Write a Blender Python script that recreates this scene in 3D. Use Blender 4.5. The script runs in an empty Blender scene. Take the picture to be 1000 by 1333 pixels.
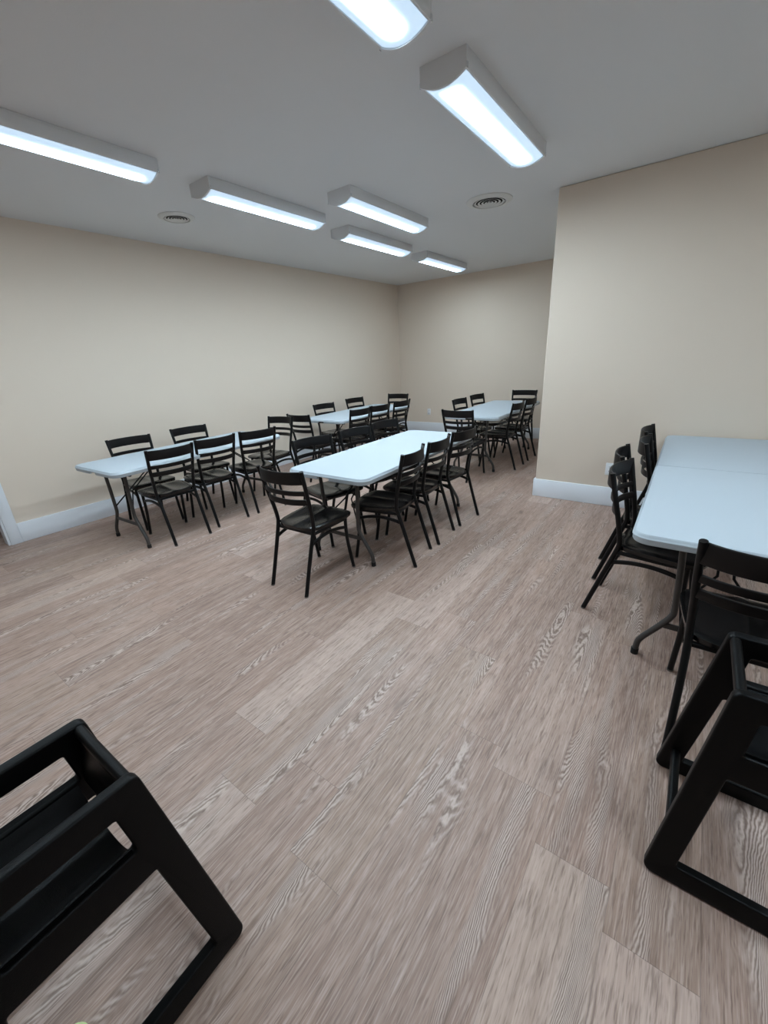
import bpy, bmesh, math, random
from mathutils import Vector, Matrix
sc = bpy.context.scene
COL = sc.collection
PI = math.pi

# ------------------------------------------------------------------ helpers
def link(name, me, mat=None, parent=None, loc=None, rz=None):
    o = bpy.data.objects.new(name, me)
    COL.objects.link(o)
    if mat is not None and me is not None and not me.materials:
        me.materials.append(mat)
    if parent is not None:
        o.parent = parent
    if loc is not None:
        o.location = loc
    if rz is not None:
        o.rotation_euler = (0, 0, rz)
    return o

def bm_mesh(bm, smooth=True, angle=35):
    bmesh.ops.recalc_face_normals(bm, faces=bm.faces)
    me = bpy.data.meshes.new('mesh')
    bm.to_mesh(me)
    bm.free()
    if smooth:
        for p in me.polygons:
            p.use_smooth = True
        try:
            me.set_sharp_from_angle(angle=math.radians(angle))
        except Exception:
            pass
    return me

def tag(o, label=None, cat=None, group=None, kind=None):
    if label: o['label'] = label
    if cat: o['category'] = cat
    if group: o['group'] = group
    if kind: o['kind'] = kind
    return o

def empty(name, loc, rz=0.0):
    o = bpy.data.objects.new(name, None)
    COL.objects.link(o)
    o.location = loc
    o.rotation_euler = (0, 0, rz)
    o.empty_display_size = 0.1
    return o

def box(bm, x0, x1, y0, y1, z0, z1, bev=0.0, seg=2):
    r = bmesh.ops.create_cube(bm, size=1.0)
    vs = r['verts']
    for v in vs:
        v.co = Vector(((x0 + x1) / 2 + v.co.x * (x1 - x0), (y0 + y1) / 2 + v.co.y * (y1 - y0), (z0 + z1) / 2 + v.co.z * (z1 - z0)))
    if bev > 0:
        es = list({e for v in vs for e in v.link_edges})
        bmesh.ops.bevel(bm, geom=es, offset=bev, segments=seg, affect='EDGES', profile=0.5)

def smooth_path(pts, n=6):
    P = [Vector(p) for p in pts]
    if len(P) < 3:
        return P
    out = []
    Q = [P[0] * 2 - P[1]] + P + [P[-1] * 2 - P[-2]]
    for i in range(1, len(Q) - 2):
        p0, p1, p2, p3 = Q[i - 1], Q[i], Q[i + 1], Q[i + 2]
        for k in range(n):
            t = k / n
            out.append(0.5 * ((2 * p1) + (p2 - p0) * t + (2 * p0 - 5 * p1 + 4 * p2 - p3) * t * t + (3 * p1 - p0 - 3 * p2 + p3) * t ** 3))
    out.append(P[-1])
    return out

def sweep(bm, pts, prof, ref=Vector((0, 0, 1)), cap=True):
    """sweep closed 2D profile [(a,b)] along pts; a along side axis, b along up axis"""
    P = [Vector(p) for p in pts]
    rings = []
    n = len(P)
    for i, p in enumerate(P):
        t = (P[min(i + 1, n - 1)] - P[max(i - 1, 0)]).normalized()
        r = ref if abs(t.dot(ref)) < 0.98 else Vector((1, 0, 0))
        s = t.cross(r).normalized()
        u = s.cross(t).normalized()
        rings.append([bm.verts.new(p + s * a + u * b) for a, b in prof])
    m = len(prof)
    for i in range(n - 1):
        for j in range(m):
            k = (j + 1) % m
            bm.faces.new((rings[i][j], rings[i][k], rings[i + 1][k], rings[i + 1][j]))
    if cap:
        bm.faces.new(list(reversed(rings[0])))
        bm.faces.new(rings[-1])

def circ(r, n=12):
    return [(r * math.cos(2 * PI * k / n), r * math.sin(2 * PI * k / n)) for k in range(n)]

def rrect(w, h, r, n=3):
    out = []
    for cx, cy, a0 in ((w / 2 - r, h / 2 - r, 0), (-w / 2 + r, h / 2 - r, 90), (-w / 2 + r, -h / 2 + r, 180), (w / 2 - r, -h / 2 + r, 270)):
        for k in range(n + 1):
            a = math.radians(a0 + 90 * k / n)
            out.append((cx + r * math.cos(a), cy + r * math.sin(a)))
    return out

def tube(pts, r, n=12, ref=Vector((0, 1, 0)), smooth=0):
    bm = bmesh.new()
    sweep(bm, smooth_path(pts, smooth) if smooth else pts, circ(r, n), ref)
    return bm

def lathe(bm, prof, n=32, cx=0, cy=0):
    rings = []
    for r, z in prof:
        if r < 1e-6:
            rings.append([bm.verts.new((cx, cy, z))])
        else:
            rings.append([bm.verts.new((cx + r * math.cos(2 * PI * k / n), cy + r * math.sin(2 * PI * k / n), z)) for k in range(n)])
    for a, b in zip(rings[:-1], rings[1:]):
        for k in range(n):
            l = (k + 1) % n
            if len(a) == 1 and len(b) == 1: continue
            if len(a) == 1: bm.faces.new((a[0], b[k], b[l]))
            elif len(b) == 1: bm.faces.new((a[k], a[l], b[0]))
            else: bm.faces.new((a[k], a[l], b[l], b[k]))

def copy_tree(o, parent=None):
    c = o.copy()
    COL.objects.link(c)
    if parent is not None:
        c.parent = parent
        c.matrix_parent_inverse = o.matrix_parent_inverse.copy()
    for ch in CH.get(o.name, []):
        cc = copy_tree(ch, c)
    CH.setdefault(c.name, []).extend([x for x in COL.objects if x.parent is c])
    return c
CH = {}
def part(name, bm, mat, parent, smooth=True, angle=35):
    o = link(name, bm_mesh(bm, smooth, angle), mat, parent)
    CH.setdefault(parent.name, []).append(o)
    return o

# ------------------------------------------------------------------ materials
def newmat(name):
    m = bpy.data.materials.new(name)
    m.use_nodes = True
    nt = m.node_tree
    b = nt.nodes.get('Principled BSDF')
    return m, nt, b

def bump(nt, b, scale, strength, dist=0.002, detail=2.0, vec=None):
    n = nt.nodes.new('ShaderNodeTexNoise')
    n.inputs['Scale'].default_value = scale
    n.inputs['Detail'].default_value = detail
    tc = nt.nodes.new('ShaderNodeTexCoord')
    nt.links.new(tc.outputs['Object'], n.inputs['Vector'])
    bp = nt.nodes.new('ShaderNodeBump')
    bp.inputs['Strength'].default_value = strength
    bp.inputs['Distance'].default_value = dist
    nt.links.new(n.outputs['Fac'], bp.inputs['Height'])
    nt.links.new(bp.outputs['Normal'], b.inputs['Normal'])
    return n

def simple(name, col, rough=0.5, spec=0.5, metal=0.0, bs=0, bstr=0.1, var=0.0):
    m, nt, b = newmat(name)
    b.inputs['Base Color'].default_value = (*col, 1)
    b.inputs['Roughness'].default_value = rough
    b.inputs['Metallic'].default_value = metal
    b.inputs['Specular IOR Level'].default_value = spec
    if bs:
        n = bump(nt, b, bs, bstr)
        if var:
            r = nt.nodes.new('ShaderNodeMixRGB')
            r.inputs[1].default_value = (*[c * (1 - var) for c in col], 1)
            r.inputs[2].default_value = (*[min(1, c * (1 + var)) for c in col], 1)
            nt.links.new(n.outputs['Fac'], r.inputs[0])
            nt.links.new(r.outputs[0], b.inputs['Base Color'])
    return m

M = {}
M['wall'] = simple('beige_wall_paint', (0.68, 0.58, 0.485), 0.72, 0.3, bs=260, bstr=0.06)
M['ceiling'] = simple('white_ceiling_paint', (0.70, 0.71, 0.72), 0.85, 0.2, bs=120, bstr=0.15)
M['trim'] = simple('white_trim_paint', (0.72, 0.745, 0.79), 0.4, 0.4)
M['metal'] = simple('black_powder_coat', (0.0035, 0.0035, 0.004), 0.40, 0.22, bs=400, bstr=0.05)
M['rail'] = simple('black_stained_wood', (0.006, 0.0045, 0.0045), 0.42, 0.25, bs=60, bstr=0.05)
M['seat'] = simple('black_lacquered_seat', (0.0045, 0.004, 0.004), 0.20, 0.42, bs=40, bstr=0.04)
M['glide'] = simple('grey_foot_glide', (0.10, 0.09, 0.08), 0.5)
M['table'] = simple('white_speckled_plastic', (0.435, 0.485, 0.53), 0.55, 0.22, bs=500, bstr=0.10, var=0.03)
M['tleg'] = simple('grey_hammered_steel', (0.040, 0.036, 0.034), 0.42, 0.5, bs=200, bstr=0.15)
M['rubber'] = simple('black_rubber', (0.012, 0.012, 0.012), 0.7, 0.3)
M['plastic'] = simple('black_moulded_plastic', (0.0022, 0.0022, 0.0025), 0.42, 0.14, bs=350, bstr=0.25)
M['housing'] = simple('white_fixture_enamel', (0.68, 0.69, 0.70), 0.45, 0.4)
M['vent'] = simple('white_vent_enamel', (0.66, 0.66, 0.64), 0.45, 0.4)
M['dark'] = simple('painted_duct_shade', (0.010, 0.010, 0.009), 0.8, 0.1)
M['outlet'] = simple('white_outlet_plastic', (0.75, 0.76, 0.78), 0.35, 0.5)
M['slot'] = simple('dark_slot', (0.03, 0.03, 0.03), 0.6)
M['chrome'] = simple('bright_clip', (0.8, 0.82, 0.84), 0.2, 0.5, metal=1.0)
M['felt'] = simple('pale_green_felt', (0.62, 0.72, 0.36), 0.95, 0.1, bs=180, bstr=0.8, var=0.12)

# glowing diffuser: brightest over the tubes, dimmer and bluer at its long edges
def lens_mat(center, edge):
    m, nt, b = newmat('glowing_diffuser')
    N, L = nt.nodes, nt.links
    tc = N.new('ShaderNodeTexCoord')
    sp = N.new('ShaderNodeSeparateXYZ')
    L.new(tc.outputs['Object'], sp.inputs[0])
    def math_(op, a, bb=None, v=None):
        q = N.new('ShaderNodeMath'); q.operation = op
        if hasattr(a, 'name') and hasattr(a, 'links'): L.new(a, q.inputs[0])
        else: q.inputs[0].default_value = a
        if bb is not None:
            if hasattr(bb, 'links'): L.new(bb, q.inputs[1])
            else: q.inputs[1].default_value = bb
        return q.outputs[0]
    def mr(val, a, c, d, e):
        q = N.new('ShaderNodeMapRange'); q.interpolation_type = 'SMOOTHSTEP'
        L.new(val, q.inputs['Value'])
        for nme, vv in (('From Min', a), ('From Max', c), ('To Min', d), ('To Max', e)):
            q.inputs[nme].default_value = vv
        return q.outputs['Result']
    ax = math_('ABSOLUTE', sp.outputs['X'])
    ay = math_('ABSOLUTE', sp.outputs['Y'])
    fx = mr(ax, 0.004, 0.095, 1.0, 0.0)
    fy = mr(ay, 0.50, 0.60, 1.0, 0.0)
    f = math_('POWER', math_('MULTIPLY', fx, fy), 4.0)
    st = N.new('ShaderNodeMapRange'); L.new(f, st.inputs['Value'])
    st.inputs['To Min'].default_value = edge; st.inputs['To Max'].default_value = center
    mx = N.new('ShaderNodeMixRGB'); L.new(f, mx.inputs[0])
    mx.inputs[1].default_value = (0.52, 0.76, 1.0, 1)
    mx.inputs[2].default_value = (0.80, 0.94, 1.0, 1)
    b.inputs['Base Color'].default_value = (0.8, 0.82, 0.85, 1)
    b.inputs['Roughness'].default_value = 0.4
    L.new(mx.outputs[0], b.inputs['Emission Color'])
    L.new(st.outputs['Result'], b.inputs['Emission Strength'])
    return m
M['lens'] = lens_mat(130.0, 0.74)

# plank floor: boards run along Y
def floor_mat():
    m, nt, b = newmat('grey_brown_oak_planks')
    N, L = nt.nodes, nt.links
    def isock(a): return hasattr(a, 'links')
    def mt(op, a, bb=None, c=None):
        q = N.new('ShaderNodeMath'); q.operation = op
        for i, v in enumerate((a, bb, c)):
            if v is None: continue
            if isock(v): L.new(v, q.inputs[i])
            else: q.inputs[i].default_value = v
        return q.outputs[0]
    def comb(x, y, z=0.0):
        q = N.new('ShaderNodeCombineXYZ')
        for i, v in enumerate((x, y, z)):
            if isock(v): L.new(v, q.inputs[i])
            else: q.inputs[i].default_value = v
        return q.outputs[0]
    def noise(vec, scale, detail=2.0, rough=0.5, dist=0.0):
        q = N.new('ShaderNodeTexNoise')
        L.new(vec, q.inputs['Vector'])
        q.inputs['Scale'].default_value = scale; q.inputs['Detail'].default_value = detail
        q.inputs['Roughness'].default_value = rough; q.inputs['Distortion'].default_value = dist
        return q.outputs['Fac']
    def white(vec):
        q = N.new('ShaderNodeTexWhiteNoise'); q.noise_dimensions = '3D'
        L.new(vec, q.inputs['Vector']); return q.outputs['Value'], q.outputs['Color']
    def mr(val, a, c, d, e, smooth=True):
        q = N.new('ShaderNodeMapRange'); q.interpolation_type = 'SMOOTHSTEP' if smooth else 'LINEAR'
        L.new(val, q.inputs['Value'])
        for nme, vv in (('From Min', a), ('From Max', c), ('To Min', d), ('To Max', e)):
            q.inputs[nme].default_value = vv
        return q.outputs['Result']
    def mix(f, c1, c2, mode='MIX'):
        q = N.new('ShaderNodeMixRGB'); q.blend_type = mode
        for i, v in enumerate((f, c1, c2)):
            if isock(v): L.new(v, q.inputs[i])
            elif i == 0: q.inputs[0].default_value = v
            else: q.inputs[i].default_value = (*v, 1)
        return q.outputs[0]
    tc = N.new('ShaderNodeTexCoord')
    sp = N.new('ShaderNodeSeparateXYZ'); L.new(tc.outputs['Object'], sp.inputs[0])
    X, Y = sp.outputs['X'], sp.outputs['Y']
    W, LEN = 0.2165, 1.22
    xs = mt('DIVIDE', mt('ADD', X, 0.825), W)
    row = mt('FLOOR', xs); fx = mt('SUBTRACT', xs, row)
    ro, _ = white(comb(row, 3.7, 1.3))
    ys = mt('ADD', mt('DIVIDE', Y, LEN), mt('MULTIPLY', ro, 5.0))
    idx = mt('FLOOR', ys); fy = mt('SUBTRACT', ys, idx)
    pid, pcol = white(comb(row, idx, 9.1))
    pc = N.new('ShaderNodeSeparateXYZ'); L.new(pcol, pc.inputs[0])
    offx = mt('MULTIPLY', pc.outputs['X'], 40.0); offy = mt('MULTIPLY', pc.outputs['Y'], 40.0)
    u = mt('ADD', X, offx); v = mt('ADD', Y, offy)
    # cathedral figure: contour lines of a long soft noise
    base = noise(comb(mt('MULTIPLY', u, 5.2), mt('MULTIPLY', v, 0.62)), 1.0, 1.0, 0.4)
    wob = noise(comb(mt('MULTIPLY', u, 60.0), mt('MULTIPLY', v, 22.0)), 1.0, 2.0, 0.5)
    ph = mt('ADD', mt('MULTIPLY', base, 480.0), mt('MULTIPLY', wob, 10.0))
    rings = mt('ADD', mt('MULTIPLY', mt('SINE', ph), 0.5), 0.5)
    # figure shows only in patches
    patch = noise(comb(mt('MULTIPLY', u, 10.0), mt('MULTIPLY', v, 1.15), 4.0), 1.0, 2.0, 0.5)
    pm = mr(patch, 0.51, 0.66, 0.0, 1.0)
    # fine straight grain and pores
    fine = noise(comb(mt('MULTIPLY', u, 210.0), mt('MULTIPLY', v, 7.0)), 1.0, 3.0, 0.6)
    pore = noise(comb(mt('MULTIPLY', u, 300.0), mt('MULTIPLY', v, 20.0)), 1.0, 1.0, 0.5)
    dash = noise(comb(mt('MULTIPLY', u, 110.0), mt('MULTIPLY', v, 8.0), 2.0), 1.0, 3.0, 0.6)
    band = noise(comb(mt('MULTIPLY', u, 34.0), mt('MULTIPLY', v, 1.3), 6.0), 1.0, 3.0, 0.6)
    streak = noise(comb(mt('MULTIPLY', u, 16.0), mt('MULTIPLY', v, 0.8)), 1.0, 3.0, 0.55)
    c_dark, c_mid, c_lite = (0.165, 0.105, 0.084), (0.345, 0.226, 0.178), (0.57, 0.43, 0.37)
    c0 = mix(mr(streak, 0.30, 0.72, 0.0, 1.0), c_dark, c_mid)
    c0 = mix(0.55, c0, c_mid)
    lite = mr(mt('ADD', mt('MULTIPLY', pid, 1.0), 0.0), 0.55, 1.0, 0.0, 0.45)
    c1 = mix(lite, c0, c_lite)
    c1 = mix(mr(pid, 0.34, 0.0, 0.0, 0.32), c1, c_dark)
    c1 = mix(mr(pc.outputs['Z'], 0.5, 1.0, 0.0, 0.25), c1, (0.36, 0.26, 0.19))
    c1 = mix(mr(band, 0.45, 0.72, 0.0, 0.30), c1, c_lite)
    c1 = mix(mr(band, 0.46, 0.26, 0.0, 0.38), c1, c_dark)
    c1 = mix(mr(fine, 0.42, 0.70, 0.0, 0.55), c1, c_lite)
    c1 = mix(mr(dash, 0.50, 0.70, 0.0, 0.66), c1, c_dark)
    c1 = mix(mt('MULTIPLY', mr(pore, 0.56, 0.74, 0.0, 1.0), 0.5), c1, c_dark)
    ringd = mix(rings, (0.130, 0.084, 0.067), (0.60, 0.475, 0.42))
    c2 = mix(mt('MULTIPLY', pm, 0.66), c1, ringd)
    # occasional dark knots / smudges
    kn = noise(comb(mt('MULTIPLY', u, 9.0), mt('MULTIPLY', v, 3.2), 8.0), 1.0, 2.0, 0.5)
    c2 = mix(mr(kn, 0.66, 0.80, 0.0, 0.6), c2, (0.125, 0.085, 0.072))
    # joints
    ex = mt('MINIMUM', fx, mt('SUBTRACT', 1.0, fx)); ey = mt('MINIMUM', fy, mt('SUBTRACT', 1.0, fy))
    jx = mr(ex, 0.0, 0.0075, 1.0, 0.0); jy = mr(ey, 0.0, 0.0013, 1.0, 0.0)
    jt = mt('MAXIMUM', mt('MULTIPLY', jx, 0.45), mt('MULTIPLY', jy, 0.5))
    c3 = mix(jt, c2, (0.10, 0.075, 0.065))
    L.new(c3, b.inputs['Base Color'])
    rg = mr(fine, 0.3, 0.7, 0.40, 0.52)
    L.new(rg, b.inputs['Roughness'])
    b.inputs['Specular IOR Level'].default_value = 0.3
    bp = N.new('ShaderNodeBump'); bp.inputs['Strength'].default_value = 0.25; bp.inputs['Distance'].default_value = 0.0015
    h = mt('SUBTRACT', mt('ADD', mt('MULTIPLY', fine, 0.6), mt('MULTIPLY', mt('MULTIPLY', rings, pm), 0.4)), jt)
    L.new(h, bp.inputs['Height']); L.new(bp.outputs['Normal'], b.inputs['Normal'])
    return m
M['floor'] = floor_mat()

# ------------------------------------------------------------------ the room
H = 2.786
XL, XR, YB, YF, YP, XP = -5.045, 2.30, 7.50, -2.60, 4.40, -1.25
T = 0.12
def struct(name, boxes, mat, bev=0.0):
    bm = bmesh.new()
    for bx in boxes:
        box(bm, *bx, bev=bev)
    o = link(name, bm_mesh(bm, smooth=False), mat)
    o['kind'] = 'structure'
    return o
struct('floor', [(XL - T - 1.3, XR + T, YF - T, YB + T, -0.10, 0.0)], M['floor'])
struct('ceiling', [(XL - T - 1.3, XR + T, YF - T, YB + T, H, H + 0.1)], M['ceiling'])
DY0, DY1, DH = -0.20, 0.745, 2.06     # cased opening in the left wall
struct('wall_left', [(XL - T, XL, DY1, YB + T, 0, H), (XL - T, XL, YF - T, DY0, 0, H), (XL - T, XL, DY0, DY1, DH, H)], M['wall'])
struct('wall_back', [(XL, XP + 0.12, YB, YB + T, 0, H)], M['wall'])
bmw = bmesh.new()
box(bmw, XP, XR, YP, YP + T, 0, H, bev=0.012, seg=3)
box(bmw, XP, XP + T, YP + 0.05, YB, 0, H)
o = link('wall_partition', bm_mesh(bmw, True, 30), M['wall']); o['kind'] = 'structure'
struct('wall_right', [(XR, XR + T, YF - T, YP, 0, H)], M['wall'])
struct('wall_front', [(XL, XR, YF - T, YF, 0, H)], M['wall'])
# short passage beyond the cased opening
struct('wall_passage', [(XL - T - 1.3, XL - T - 1.2, YF, 2.2, 0, H), (XL - T - 1.2, XL - T, DY1 + 0.5, DY1 + 0.6, 0, H), (XL - T - 1.2, XL - T, DY0 - 0.7, DY0 - 0.6, 0, H)], M['wall'])
# baseboards
BH, BT = 0.19, 0.016
def baseboard(name, x0, x1, y0, y1):
    bm = bmesh.new(); box(bm, x0, x1, y0, y1, 0.0, BH, bev=0.004, seg=2)
    o = link(name, bm_mesh(bm), M['trim']); o['kind'] = 'structure'; return o
baseboard('baseboard_left', XL, XL + BT, 0.835, YB - BT)
baseboard('baseboard_back', XL + BT, XP, YB - BT, YB)
baseboard('baseboard_partition', XP - BT, XR - BT, YP - BT, YP)
baseboard('baseboard_partition_side', XP - BT, XP, YP, YB - BT)
baseboard('baseboard_right', XR - BT, XR, YF, YP)
# casing of the opening (trim)
bm = bmesh.new()
for y0, y1 in ((DY1, DY1 + 0.09), (DY0 - 0.09, DY0)):
    box(bm, XL, XL + 0.02, y0, y1, 0, DH + 0.09, bev=0.003)
box(bm, XL, XL + 0.02, DY0, DY1, DH, DH + 0.09, bev=0.003)
box(bm, XL - T - 0.005, XL + 0.005, DY1 - 0.018, DY1 + 0.001, 0, DH)
box(bm, XL - T - 0.005, XL + 0.005, DY0 - 0.001, DY0 + 0.018, 0, DH)
box(bm, XL - T - 0.005, XL + 0.005, DY0, DY1, DH - 0.018, DH + 0.001)
o = link('trim_1', bm_mesh(bm), M['trim']); o['kind'] = 'structure'

# ------------------------------------------------------------------ ceiling light fixtures
FL, FW = 1.22, 0.245
def light_fixture():
    t = empty('ceiling_light', (0, 0, H))
    # housing: pan with two vertical sides
    bm = bmesh.new()
    box(bm, -FW / 2, FW / 2, -FL / 2 + 0.012, FL / 2 - 0.012, -0.018, 0.0, bev=0.003)
    for s in (-1, 1):
        xa, xb = sorted((s * FW / 2, s * (FW / 2 - 0.012)))
        box(bm, xa, xb, -FL / 2 + 0.012, FL / 2 - 0.012, -0.078, -0.010, bev=0.003)
    part('housing', bm, M['housing'], t)
    def curve(w, z0, sag, n=16):
        return [(-w / 2 + w * k / n, z0 - sag * (1 - (2 * k / n - 1) ** 2)) for k in range(n + 1)]
    # diffuser: shallow bowed lens
    bm = bmesh.new()
    w = FW - 0.026
    lo = curve(w, -0.074, 0.030); up = curve(w, -0.070, 0.026)
    prof = lo + up[::-1]
    ny = 40
    rings = []
    for k in range(ny + 1):
        y = (-FL / 2 + 0.014) + (FL - 0.028) * k / ny
        rings.append([bm.verts.new((x, y, z)) for x, z in prof])
    m = len(prof)
    for a, b_ in zip(rings[:-1], rings[1:]):
        for j in range(m):
            kk = (j + 1) % m
            bm.faces.new((a[j], a[kk], b_[kk], b_[j]))
    bm.faces.new(rings[0]); bm.faces.new(rings[-1])
    part('diffuser', bm, M['lens'], t)
    # end caps follow the bowed lens
    for s in (-1, 1):
        bm = bmesh.new()
        pr = [(-FW / 2, 0.0)] + curve(FW, -0.076, 0.034) + [(FW / 2, 0.0)]
        y0, y1 = sorted((s * FL / 2, s * (FL / 2 - 0.014)))
        r0 = [bm.verts.new((x, y0, z)) for x, z in pr]; r1 = [bm.verts.new((x, y1, z)) for x, z in pr]
        for j in range(len(pr)):
            kk = (j + 1) % len(pr)
            bm.faces.new((r0[j], r0[kk], r1[kk], r1[j]))
        bm.faces.new(r0); bm.faces.new(r1)
        cap = part('end_cap', bm, M['housing'], t, True, 30)
        for sx in (-1, 1):
            bm = bmesh.new()
            xa, xb = sorted((sx * (FW / 2 - 0.001), sx * (FW / 2 + 0.004)))
            ya, yb = sorted((s * (FL / 2 - 0.013), s * (FL / 2 - 0.001)))
            box(bm, xa, xb, ya, yb, -0.080, -0.058, bev=0.002)
            part('clip', bm, M['chrome'], cap)
    return t
LG = 'wraparound lights on the ceiling'
lights = [
 (-1.21, 2.845, 'large lit white ceiling light at upper right, nearest the partition wall'),
 (-1.195, 1.29, 'lit white ceiling light cut off by the top edge of the picture'),
 (-3.225, 1.245, 'lit white ceiling light cut off by the left edge of the picture'),
 (-3.225, 2.83, 'lit white ceiling light right of the small round vent near the left wall'),
 (-2.605, 3.68, 'lit white ceiling light left of the larger round vent, off the line of the others'),
 (-3.29, 4.46, 'lit white ceiling light second from the back wall'),
 (-3.31, 6.07, 'smallest looking lit white ceiling light, nearest the back wall'),
 (-3.225, -0.33, 'added unseen ceiling light behind the viewpoint, brightening the foreground'),  # unseen fixture, added for the light it gives the foreground
 (1.25, 2.35, 'added unseen ceiling light right of the long right table, brightening that side'),  # unseen fixture, added because the right side came out too dark
 (1.10, 0.75, 'added unseen ceiling light near the right high chair, brightening the right side'),  # also unseen, added to lift the right side and foreground
]
lf = light_fixture()
for i, (x, y, lab) in enumerate(lights):
    o = lf if i == 0 else copy_tree(lf)
    o.location = (x, y, H)
    tag(o, lab, 'ceiling light', LG)

# ------------------------------------------------------------------ round ceiling vents
def vent(x, y, r, lab):
    t = tag(empty('ceiling_vent', (x, y, H)), lab, 'vent', 'round vents in the ceiling')
    bm = bmesh.new()
    lathe(bm, [(r, 0.0), (r, -0.005), (r * 0.93, -0.012), (r * 0.76, -0.020), (r * 0.72, -0.019), (r * 0.72, 0.0)], 48)
    part('flange', bm, M['vent'], t)
    bm = bmesh.new()
    lathe(bm, [(r * 0.70, -0.001), (r * 0.70, -0.002), (0.0, -0.002)], 48)
    part('duct_shade_disc', bm, M['dark'], t)  # flat disc under a solid ceiling; the duct's inner shade is its dark colour
    for k, q in enumerate((0.66, 0.50, 0.34, 0.19)):
        bm = bmesh.new()
        lathe(bm, [(r * (q - 0.085), -0.0125), (r * q, -0.018), (r * q + 0.001, -0.017), (r * (q - 0.085) + 0.001, -0.0115)], 48)
        part('louver_ring', bm, M['vent'], t)
    bm = bmesh.new()
    lathe(bm, [(0.0, -0.02), (r * 0.05, -0.02), (r * 0.06, -0.016), (r * 0.04, -0.004)], 32)
    part('center_cone', bm, M['vent'], t)
vent(-1.825, 4.262, 0.205, 'larger round white ceiling vent beside the partition wall')
vent(-4.09, 2.525, 0.155, 'smaller round white ceiling vent near the left wall')

# ------------------------------------------------------------------ wall outlets
def outlet(x, y, z, lab):
    t = tag(empty('wall_outlet', (x, y, z)), lab, 'outlet')
    bm = bmesh.new(); box(bm, -0.037, 0.037, -0.007, 0.0, -0.06, 0.06, bev=0.003)
    pl = part('cover_plate', bm, M['outlet'], t)
    for dz in (-0.022, 0.022):
        bm = bmesh.new(); box(bm, -0.017, 0.017, -0.0095, -0.006, dz - 0.015, dz + 0.015, bev=0.002)
        s = part('socket', bm, M['outlet'], t)
        for dx in (-0.006, 0.006):
            bm = bmesh.new(); box(bm, dx - 0.0012, dx + 0.0012, -0.0102, -0.009, dz - 0.003, dz + 0.008)
            part('slot', bm, M['slot'], s, False)
        bm = bmesh.new(); box(bm, -0.0025, 0.0025, -0.0102, -0.009, dz - 0.011, dz - 0.006)
        part('slot', bm, M['slot'], s, False)
outlet(-4.37, YB, 0.405, 'white wall outlet low on the back wall')
outlet(-0.553, YP, 0.372, 'white wall outlet on the partition wall, half hidden by a chair back')

# ------------------------------------------------------------------ folding tables
def rr_outline(x0, x1, y0, y1, rads, n=8):
    """rads: corner radii order (+x+y, -x+y, -x-y, +x-y)"""
    out = []
    for (cx, cy, sx, sy, a0), r in zip(((x1, y1, -1, -1, 0), (x0, y1, 1, -1, 90), (x0, y0, 1, 1, 180), (x1, y0, -1, 1, 270)), rads):
        if r < 1e-5:
            out.append((cx, cy)); continue
        for k in range(n + 1):
            a = math.radians(a0 + 90 * k / n)
            out.append((cx + sx * r + r * math.cos(a), cy + sy * r + r * math.sin(a)))
    return out
def offset(out, d):
    n = len(out); res = []
    for i in range(n):
        a, b_, c = Vector(out[i - 1]), Vector(out[i]), Vector(out[(i + 1) % n])
        t1 = (b_ - a).normalized(); t2 = (c - b_).normalized()
        n1 = Vector((-t1.y, t1.x)); n2 = Vector((-t2.y, t2.x))
        nn = (n1 + n2); nn = nn / max(nn.dot(n1), 0.3) if nn.length > 1e-6 else n1
        # nn.n1 == |..| so that nn/nn.n1 gives unit offset along n1
        res.append((b_.x + nn.x * d, b_.y + nn.y * d))
    return res
TH = 0.737
def top_slab(x0, x1, y0, y1, rads, seam=None):
    bm = bmesh.new()
    o0 = rr_outline(x0, x1, y0, y1, rads)
    levels = [(0.004, TH - 0.025), (0.0, TH - 0.022), (0.0, TH - 0.017), (0.004, TH - 0.012), (0.006, TH - 0.009), (0.008, TH - 0.003), (0.012, TH)]
    rings = []
    for d, z in levels:
        rings.append([bm.verts.new((x, y, z)) for x, y in offset(o0, d)])
    if seam is not None:
        for rg in rings:
            for v in rg:
                if abs(v.co.y - seam) < 0.016: v.co.y = seam + (0.0 if v.co.z < TH - 0.005 else 0.005) * (1 if (y0 + y1) / 2 > seam else -1)
    m = len(o0)
    for a, b_ in zip(rings[:-1], rings[1:]):
        for j in range(m):
            k = (j + 1) % m
            bm.faces.new((a[j], a[k], b_[k], b_[j]))
    bm.faces.new(rings[0]); bm.faces.new(rings[-1])
    return bm
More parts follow.
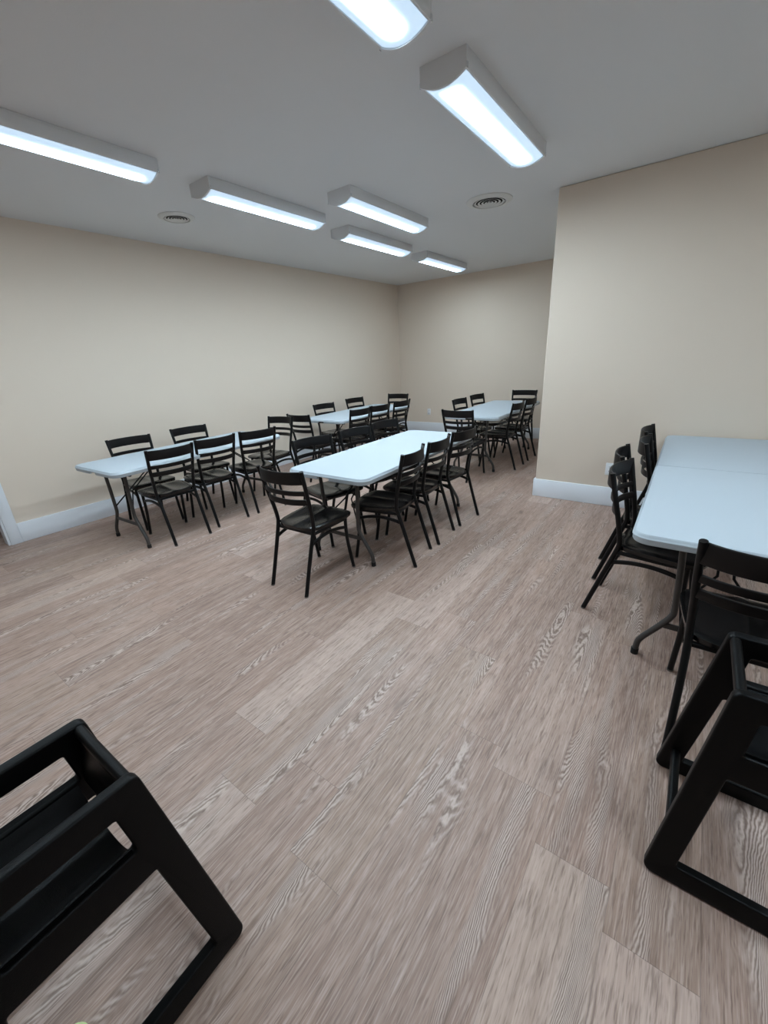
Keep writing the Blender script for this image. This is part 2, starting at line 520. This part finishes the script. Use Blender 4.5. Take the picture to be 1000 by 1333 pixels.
def make_table(L, W=0.76, fold=None, inset=0.165):
    t = empty('folding_table', (0, 0, 0))
    r = 0.075
    hl, hw = L / 2, W / 2
    if fold is None:
        top = part('tabletop', top_slab(-hw, hw, -hl, hl, (r,) * 4), M['table'], t)
        tops = [top]
    else:
        a = part('tabletop', top_slab(-hw, hw, -hl, fold, (0, 0, r, r), fold), M['table'], t)
        b_ = part('tabletop', top_slab(-hw, hw, fold, hl, (r, r, 0, 0), fold), M['table'], t)
        b_.location.z = -0.0015; b_.location.y = 0.002
        tops = [a, b_]
    # deep rim under the slab, open in the middle of each end (the two halves of the rim)
    for sx in (-1, 1):
        bm = bmesh.new()
        o0 = rr_outline(-hw, hw, -hl, hl, (r,) * 4)
        half = [p for p in o0 if p[0] * sx > 0]
        half.sort(key=lambda p: math.atan2(p[1] / hl, abs(p[0]) / hw))
        half = [(sx * 0.055, -hl)] + half + [(sx * 0.055, hl)]
        ins = []
        for (x, y) in half:
            cx, cy = max(min(x, hw - r), -(hw - r)), max(min(y, hl - r), -(hl - r))
            d = Vector((x - cx, y - cy))
            d = d.normalized() if d.length > 1e-6 else Vector((0, 0))
            ins.append(d)
        def ring(off, z):
            return [bm.verts.new((x - d.x * off, y - d.y * off, z)) for (x, y), d in zip(half, ins)]
        R0 = [ring(0.003, TH - 0.024), ring(0.003, TH - 0.040), ring(0.006, TH - 0.045), ring(0.018, TH - 0.045), ring(0.021, TH - 0.040), ring(0.021, TH - 0.024)]
        for q in range(6):
            A, B = R0[q], R0[(q + 1) % 6]
            for k in range(len(half) - 1):
                bm.faces.new((A[k], A[k + 1], B[k + 1], B[k]))
        bm.faces.new([x[0] for x in R0]); bm.faces.new([x[-1] for x in R0])
        part('rim', bm, M['table'], t)
    for sx in (-1, 1):
        bm = bmesh.new()
        box(bm, sx * (hw - 0.10) - 0.015, sx * (hw - 0.10) + 0.015, -hl + 0.10, hl - 0.10, TH - 0.060, TH - 0.024, bev=0.003)
        part('side_rail', bm, M['tleg'], t)
    for s in (-1, 1):
        y = s * (hl - inset)
        bm = tube([(-hw + 0.09, y, TH - 0.062), (hw - 0.09, y, TH - 0.062)], 0.013)
        part('hinge_bar', bm, M['tleg'], t)
        for sx in (-1, 1):
            pts = [(sx * 0.185, y, TH - 0.062), (sx * 0.172, y, 0.50), (sx * 0.162, y, 0.31), (sx * 0.168, y, 0.265), (sx * 0.195, y, 0.215), (sx * 0.242, y, 0.145),
                   (sx * 0.268, y, 0.105), (sx * 0.282, y, 0.070), (sx * 0.287, y, 0.004)]
            lg = part('leg', tube(pts, 0.0145, 12, smooth=4), M['tleg'], t)
            bm = bmesh.new()
            sweep(bm, [(sx * 0.2865, y, 0.032), (sx * 0.287, y, 0.0)], circ(0.0175, 14), Vector((0, 1, 0)))
            part('foot_cap', bm, M['rubber'], lg)
            bm = tube([(sx * 0.160, y, 0.325), (sx * 0.03, y - s * 0.10, 0.475), (sx * 0.02, y - s * 0.40, TH - 0.030)], 0.006, 8, Vector((1, 0, 0)))
            part('brace', bm, M['metal'], t)
        bm = bmesh.new()
        sweep(bm, [(-0.20, y, 0.207), (0.20, y, 0.207)], rrect(0.012, 0.030, 0.004), Vector((0, 0, 1)))
        part('crossbar', bm, M['tleg'], t)
    return t
t6 = make_table(1.83)
R = math.radians
tables = [
 (-2.085, 2.935, 1.2, 'white folding table in the middle of the room, seven chairs around it'),
 (-4.065, 2.165, 2.6, 'white folding table along the left wall, nearest the door opening'),
 (-4.14, 5.01, 2.0, 'white folding table near the far left corner, behind the left wall table'),
 (-2.300, 5.850, 0.8, 'white folding table at the back right, beside the partition corner'),
]
for i, (x, y, rz, lab) in enumerate(tables):
    o = t6 if i == 0 else copy_tree(t6)
    o.location = (x, y, 0); o.rotation_euler = (0, 0, R(rz))
    tag(o, lab, 'table', 'six foot white folding tables')
t8 = make_table(2.455, fold=0.06, inset=0.207)
t8.location = (0.243, 3.152, 0); t8.rotation_euler = (0, 0, R(0.6))
tag(t8, 'long white folding table with a cross seam, at the right edge against the partition', 'table')

# ------------------------------------------------------------------ ladder back chairs
def make_chair():
    t = empty('dining_chair', (0, 0, 0))
    def glide(parent, x, y):
        bm = bmesh.new()
        lathe(bm, [(0.0, 0.0), (0.012, 0.0), (0.0145, 0.003), (0.0145, 0.010), (0.0, 0.010)], 12, x, y)
        part('foot_glide', bm, M['glide'], parent)
    def bow(z, y0, hw, sag, n=14):
        return [(-hw + 2 * hw * k / n, y0 - sag * (1 - abs(2 * k / n - 1) ** 2.4), z) for k in range(n + 1)]
    for s in (-1, 1):
        pts = [(s * .166, -.252, .006), (s * .165, -.205, .16), (s * .166, -.153, .33), (s * .169, -.120, .44), (s * .173, -.116, .49), (s * .180, -.132, .59), (s * .191, -.160, .72), (s * .199, -.192, .868)]
        lg = part('rear_leg', tube(pts, 0.0138, 12, Vector((1, 0, 0)), 4), M['metal'], t)
        glide(lg, s * .166, -.252)
        pts = [(s * .176, .205, .420), (s * .174, .206, .33), (s * .174, .213, .24), (s * .176, .228, .14), (s * .179, .252, .006)]
        lg = part('front_leg', tube(pts, 0.0130, 12, Vector((1, 0, 0)), 4), M['metal'], t)
        glide(lg, s * .179, .252)
        bm = bmesh.new()
        n = 12
        pp = []
        for k in range(n + 1):
            a = k / n
            pp.append((s * (.166 + .008 * a), -.146 + (.207 + .146) * a, .347 + .030 * (1 - (2 * a - 1) ** 2)))
        sweep(bm, pp, rrect(0.014, 0.024, 0.005), Vector((0, 0, 1)))
        part('stretcher', bm, M['metal'], t)
    # seat frame: flat steel ring under the seat
    bm = bmesh.new()
    for s in (-1, 1):
        sweep(bm, [(s * .168, -.122, .417), (s * .176, .215, .417)], rrect(0.020, 0.020, 0.004))
    sweep(bm, [(-.168, -.118, .417), (.168, -.118, .417)], rrect(0.020, 0.020, 0.004))
    sweep(bm, [(-.176, .207, .417), (.176, .207, .417)], rrect(0.020, 0.020, 0.004))
    part('seat_frame', bm, M['metal'], t)
    # seat: saddle shaped slab
    bm = bmesh.new()
    NX, NY = 24, 24
    y0, y1 = -.142, .288
    def out(a, b_):
        # unit square [-1,1]^2 to rounded square
        e = 0.30
        x = a * math.sqrt(1 - 0.24 * b_ * b_ * b_ * b_) ; y = b_ * math.sqrt(1 - 0.24 * a * a * a * a)
        yy = y0 + (y1 - y0) * (y + 1) / 2
        hw = .176 + (.214 - .176) * min(1, (y + 1) / 1.5)
        return x * hw, yy
    def ztop(a, b_):
        d = max(abs(a), abs(b_))
        z = 0.462
        edge = max(0, (d - 0.80) / 0.2)
        z -= 0.007 * edge ** 2
        dish = max(0, 1 - ((abs(a) - 0.42) / 0.46) ** 2) * max(0, 1 - ((b_ + 0.25) / 0.85) ** 2)
        z -= 0.012 * dish
        ridge = max(0, 1 - (a / 0.16) ** 2) * max(0, min(1, (b_ + 0.25) / 0.6))
        z += 0.005 * ridge * (1 if d < 0.95 else 0)
        if b_ > 0.7: z -= 0.005 * ((b_ - 0.7) / 0.3) ** 2
        return z
    top = [[None] * (NX + 1) for _ in range(NY + 1)]; bot = [[None] * (NX + 1) for _ in range(NY + 1)]
    for j in range(NY + 1):
        for i in range(NX + 1):
            a, b_ = 2 * i / NX - 1, 2 * j / NY - 1
            x, y = out(a, b_)
            top[j][i] = bm.verts.new((x, y, ztop(a, b_)))
            bot[j][i] = bm.verts.new((x * 0.985, y * 0.985 + 0.001, 0.426 if max(abs(a), abs(b_)) < 0.99 else 0.432))
    for j in range(NY):
        for i in range(NX):
            bm.faces.new((top[j][i], top[j][i + 1], top[j + 1][i + 1], top[j + 1][i]))
            bm.faces.new((bot[j][i], bot[j + 1][i], bot[j + 1][i + 1], bot[j][i + 1]))
    per = [(0, i) for i in range(NX)] + [(j, NX) for j in range(NY)] + [(NY, i) for i in range(NX, 0, -1)] + [(j, 0) for j in range(NY, 0, -1)]
    for q in range(len(per)):
        (j, i), (jj, ii) = per[q], per[(q + 1) % len(per)]
        bm.faces.new((top[j][i], bot[j][i], bot[jj][ii], top[jj][ii]))
    part('seat', bm, M['seat'], t, True, 50)
    # back boards
    bm = bmesh.new()
    prof = rrect(0.012, 0.084, 0.005)
    sweep(bm, bow(.822, -.181, .196, .058), prof)
    part('top_rail', bm, M['rail'], t)
    for z, h, yy, hw in ((.717, .032, -.160, .191), (.652, .040, -.146, .186)):
        bm = bmesh.new()
        sweep(bm, bow(z, yy, hw, .052), rrect(0.012, h, 0.004))
        part('back_slat', bm, M['rail'], t)
    return t
ch = make_chair()
G = 'black ladder back chairs round the tables'
MT, LT, FT, DT, RT = 'the middle table', 'the left wall table', 'the far left corner table', 'the back table by the partition', 'the long right table'
chairs = [
 # x, y, rz, label
 (-2.078, 1.842, 2.0, 'black chair at the near end of the middle table, its back to the viewer'),
 (-1.771, 2.454, 100.0, 'black chair on the right side of the middle table, nearest the viewer'),
 (-1.800, 2.912, 95.0, 'black chair on the right side of the middle table, second of three'),
 (-1.796, 3.405, 85.0, 'black chair on the right side of the middle table, farthest of three'),
 (-2.500, 2.510, -102.0, 'black chair on the left side of the middle table, nearest the viewer'),
 (-2.445, 3.050, -98.0, 'black chair on the left side of the middle table, second of three'),
 (-2.445, 3.545, -98.0, 'black chair on the left side of the middle table, farthest of three'),
 (-3.800, 1.755, 87.0, 'black chair on the open side of the left wall table, nearest the viewer'),
 (-3.845, 2.228, 86.0, 'black chair on the open side of the left wall table, second of three'),
 (-3.796, 2.711, 80.0, 'black chair on the open side of the left wall table, farthest of three'),
 (-4.425, 1.825, -95.0, 'black chair between the left wall and its nearest table, leftmost in the picture'),
 (-4.455, 2.490, -95.0, 'black chair between the left wall and its nearest table, second from the left'),
 (-4.140, 3.265, 186.0, 'black chair at the far end of the left wall table, facing the viewer'),
 (-4.085, 3.870, 0.0, 'black chair at the near end of the far left corner table, back turned'),
 (-4.500, 4.760, -97.0, 'black chair between the left wall and the far corner table, nearer one'),
 (-4.570, 5.600, -96.0, 'black chair between the left wall and the far corner table, farther one'),
 (-3.830, 4.425, 87.0, 'black chair on the right side of the far left corner table, nearest'),
 (-3.815, 4.868, 87.0, 'black chair on the right side of the far left corner table, middle one'),
 (-3.815, 5.420, 88.0, 'black chair on the right side of the far left corner table, farthest'),
 (-4.335, 6.180, 185.0, 'black chair at the end of the far left corner table, facing the viewer'),
 (-2.265, 4.740, 0.0, 'black chair at the near end of the back right table, back turned'),
 (-2.628, 5.720, -92.0, 'black chair on the left side of the back right table, nearer one'),
 (-2.640, 6.360, -95.0, 'black chair on the left side of the back right table, farther one'),
 (-2.030, 5.460, 90.0, 'black chair on the right side of the back right table, nearer one'),
 (-2.040, 6.020, 90.0, 'black chair on the right side of the back right table, farther one'),
 (-2.315, 6.940, 180.0, 'black chair at the far end of the back right table, facing the viewer'),
 (-0.071, 2.560, -95.5, 'black chair on the left side of the long right table, nearest the viewer'),
 (-0.112, 2.995, -87.0, 'black chair beside the long right table, partly hiding the wall outlet'),
 (-0.025, 3.430, -88.0, 'black chair on the left side of the long right table, third in line'),
 (-0.060, 3.890, -92.0, 'black chair on the left side of the long right table, nearest the wall'),
 (0.304, 1.825, 0.0, 'black chair at the near end of the long right table, beside a high chair'),
]
for i, (x, y, rz, lab) in enumerate(chairs):
    o = ch if i == 0 else copy_tree(ch)
    o.location = (x, y, 0); o.rotation_euler = (0, 0, R(rz))
    tag(o, lab, 'chair', G)

# ------------------------------------------------------------------ high chairs
HH, HT = 0.676, 0.072      # height, inward lean of each side over that height
BWID = 0.445               # distance between the outer faces at the floor
def hc_panel(s):
    """side panel in (u along length, v along slope); rounded outline, two openings"""
    base, top = 0.530, 0.340
    h = HH / math.cos(math.atan2(HT, HH))
    def rounded(poly, rads, n=6):
        out = []
        m = len(poly)
        for i in range(m):
            p, a, b_ = Vector(poly[i]), Vector(poly[i - 1]), Vector(poly[(i + 1) % m])
            r = rads[i]
            if r == 0: out.append(p); continue
            d1 = (a - p).normalized(); d2 = (b_ - p).normalized()
            ang = d1.angle(d2); dd = r / math.tan(ang / 2)
            p1 = p + d1 * dd; p2 = p + d2 * dd
            c = p + (d1 + d2).normalized() * (r / math.sin(ang / 2))
            a1 = math.atan2(p1.y - c.y, p1.x - c.x); a2 = math.atan2(p2.y - c.y, p2.x - c.x)
            da = (a2 - a1 + PI) % (2 * PI) - PI
            for k in range(n + 1):
                q = a1 + da * k / n
                out.append(Vector((c.x + r * math.cos(q), c.y + r * math.sin(q))))
        return out
    hb, ht = base / 2, top / 2
    outer = rounded([(-hb, 0), (hb, 0), (ht, h), (-ht, h)], [.024, .024, .022, .022])
    k = h / HH
    def x_in(z, off): return hb - off - (hb - ht) * z / HH
    lo = rounded([(-(hb - .077), .066 * k), (hb - .077, .066 * k), (hb - .128, .421 * k), (-(hb - .128), .421 * k)], [.006] * 4, 3)
    up = rounded([(-(hb - .145), .505 * k), (hb - .145, .505 * k), (hb - .158, .610 * k), (-(hb - .158), .610 * k)], [.008] * 4, 3)
    cu = bpy.data.curves.new('panel', 'CURVE')
    cu.dimensions = '2D'; cu.fill_mode = 'BOTH'
    cu.extrude = 0.009; cu.bevel_depth = 0.006; cu.bevel_resolution = 3; cu.offset = -0.006
    for poly in (outer, lo, up):
        sp = cu.splines.new('POLY'); sp.points.add(len(poly) - 1); sp.use_cyclic_u = True
        for pt, q in zip(sp.points, poly):
            pt.co = (q.x, q.y, 0, 1)
    tmp = bpy.data.objects.new('tmp', cu); COL.objects.link(tmp)
    dg = bpy.context.evaluated_depsgraph_get(); dg.update()
    me = bpy.data.meshes.new_from_object(tmp.evaluated_get(dg))
    bpy.data.objects.remove(tmp)
    # map: curve x -> local x (length), curve y -> up along the lean, curve z -> across
    lean = math.atan2(HT, HH)
    off = BWID / 2 - 0.016
    for v in me.vertices:
        a, b_, c = v.co
        yy = off - b_ * math.sin(lean) - (-c) * math.cos(lean)
        zz = b_ * math.cos(lean) + c * math.sin(lean) + 0.004
        v.co = (a, s * yy, zz)
    bm = bmesh.new(); bm.from_mesh(me)
    bmesh.ops.remove_doubles(bm, verts=bm.verts, dist=0.0002)
    mn = min(v.co.z for v in bm.verts)
    for v in bm.verts: v.co.z -= mn
    return bm
def make_highchair():
    t = empty('high_chair', (0, 0, 0))
    for s in (-1, 1):
        part('side_panel', hc_panel(s), M['plastic'], t, True, 40)
    def half(z): return BWID / 2 - 0.016 - HT * z / HH
    # round bars between the panels: top corners and low at both ends
    for e in (-1, 1):
        z = HH - 0.019; x = e * 0.153
        bm = bmesh.new()
        sweep(bm, [(x, -half(z), z), (x, half(z), z)], rrect(0.026, 0.030, 0.012, 4), Vector((0, 0, 1)))
        part('top_bar', bm, M['plastic'], t)
        z = 0.100; x = e * 0.212
        bm = bmesh.new()
        sweep(bm, [(x, -half(z), z), (x, half(z), z)], rrect(0.026, 0.040, 0.010, 4), Vector((0, 0, 1)))
        part('lower_bar', bm, M['plastic'], t)
    # back board under the top bar at one end (+x)
    bm = bmesh.new()
    za, zb = 0.498, HH - 0.024
    xa, xb = 0.254 - 0.128, 0.254 - 0.103
    ha, hb = half(za), half(zb)
    th = 0.018
    vs = [bm.verts.new(c) for c in ((xa, -ha, za), (xa, ha, za), (xb, hb, zb), (xb, -hb, zb), (xa + th, -ha, za), (xa + th, ha, za), (xb + th, hb, zb), (xb + th, -hb, zb))]
    for f in ((0, 1, 2, 3), (7, 6, 5, 4), (0, 4, 5, 1), (1, 5, 6, 2), (2, 6, 7, 3), (3, 7, 4, 0)):
        bm.faces.new([vs[k] for k in f])
    bmesh.ops.bevel(bm, geom=list(bm.edges), offset=0.004, segments=2, affect='EDGES', profile=0.5)
    part('backrest', bm, M['plastic'], t)
    # dished seat between the panels
    bm = bmesh.new()
    n = 24
    hs = half(0.512) + 0.004
    def zs(a): return 0.448 + 0.066 * abs(a) ** 2.6
    prof = [(hs * (2 * k / n - 1), zs(2 * k / n - 1)) for k in range(n + 1)]
    rings = []
    x0, x1 = -0.118, 0.112
    m = 6
    for q in range(m + 1):
        x = x0 + (x1 - x0) * q / m
        rings.append(([bm.verts.new((x, y, z)) for y, z in prof], [bm.verts.new((x, y * 0.985, z - 0.014)) for y, z in prof]))
    for (ta, ba), (tb, bb) in zip(rings[:-1], rings[1:]):
        for k in range(n):
            bm.faces.new((ta[k], ta[k + 1], tb[k + 1], tb[k]))
            bm.faces.new((ba[k], bb[k], bb[k + 1], ba[k + 1]))
        bm.faces.new((ta[0], tb[0], bb[0], ba[0])); bm.faces.new((ta[n], ba[n], bb[n], tb[n]))
    for ta, ba in (rings[0], rings[-1]):
        for k in range(n):
            bm.faces.new((ta[k], ba[k], ba[k + 1], ta[k + 1]))
    part('seat', bm, M['plastic'], t, True, 45)
    return t
hc = make_highchair()
# left one: backrest end towards +Y
hc.location = (-0.9890, 0.267 - 0.266, 0); hc.rotation_euler = (0, 0, R(91.5))
tag(hc, 'black plastic high chair cut off by the lower left corner', 'high chair', 'black high chairs in the foreground')
h2 = copy_tree(hc)
h2.location = (0.126 + 0.247, 1.2825, 0); h2.rotation_euler = (0, 0, R(0.0))
tag(h2, 'black plastic high chair at the right edge, beside the long right table', 'high chair', 'black high chairs in the foreground')

# small pale ball on the floor at the bottom edge
bm = bmesh.new()
bmesh.ops.create_uvsphere(bm, u_segments=32, v_segments=20, radius=0.034)
for v in bm.verts:
    v.co *= 1 + 0.012 * math.sin(v.co.x * 260 + v.co.y * 190) * math.sin(v.co.z * 230)
o = link('ball', bm_mesh(bm), M['felt'])
o.location = (-0.918, -0.098, 0.0345)
tag(o, 'pale yellow-green ball on the floor at the bottom edge, by left high chair', 'ball')

# ------------------------------------------------------------------ world and camera
w = bpy.data.worlds.new('World'); sc.world = w; w.use_nodes = True
w.node_tree.nodes['Background'].inputs[0].default_value = (0.6, 0.65, 0.7, 1)
w.node_tree.nodes['Background'].inputs[1].default_value = 0.02
cam = bpy.data.cameras.new('Camera')
cam.sensor_fit = 'HORIZONTAL'; cam.sensor_width = 36.0
cam.lens = 535.368 / 1000 * 36.0
cam.clip_start = 0.02
co = bpy.data.objects.new('Camera', cam); COL.objects.link(co)
r = Vector((0.80801326, 0.58698517, -0.0506258)); u = Vector((-0.16896085, 0.31318428, 0.93454151)); f = Vector((-0.56441722, 0.74656816, -0.35223456))
Mx = Matrix(((r.x, u.x, -f.x, 0), (r.y, u.y, -f.y, 0), (r.z, u.z, -f.z, 1.5), (0, 0, 0, 1)))
co.matrix_world = Mx
sc.camera = co
vs_ = sc.view_settings
sc.display_settings.display_device = 'sRGB'
vs_.view_transform = 'Standard'; vs_.look = 'None'; vs_.exposure = 0.0; vs_.gamma = 1.0; vs_.use_curve_mapping = False
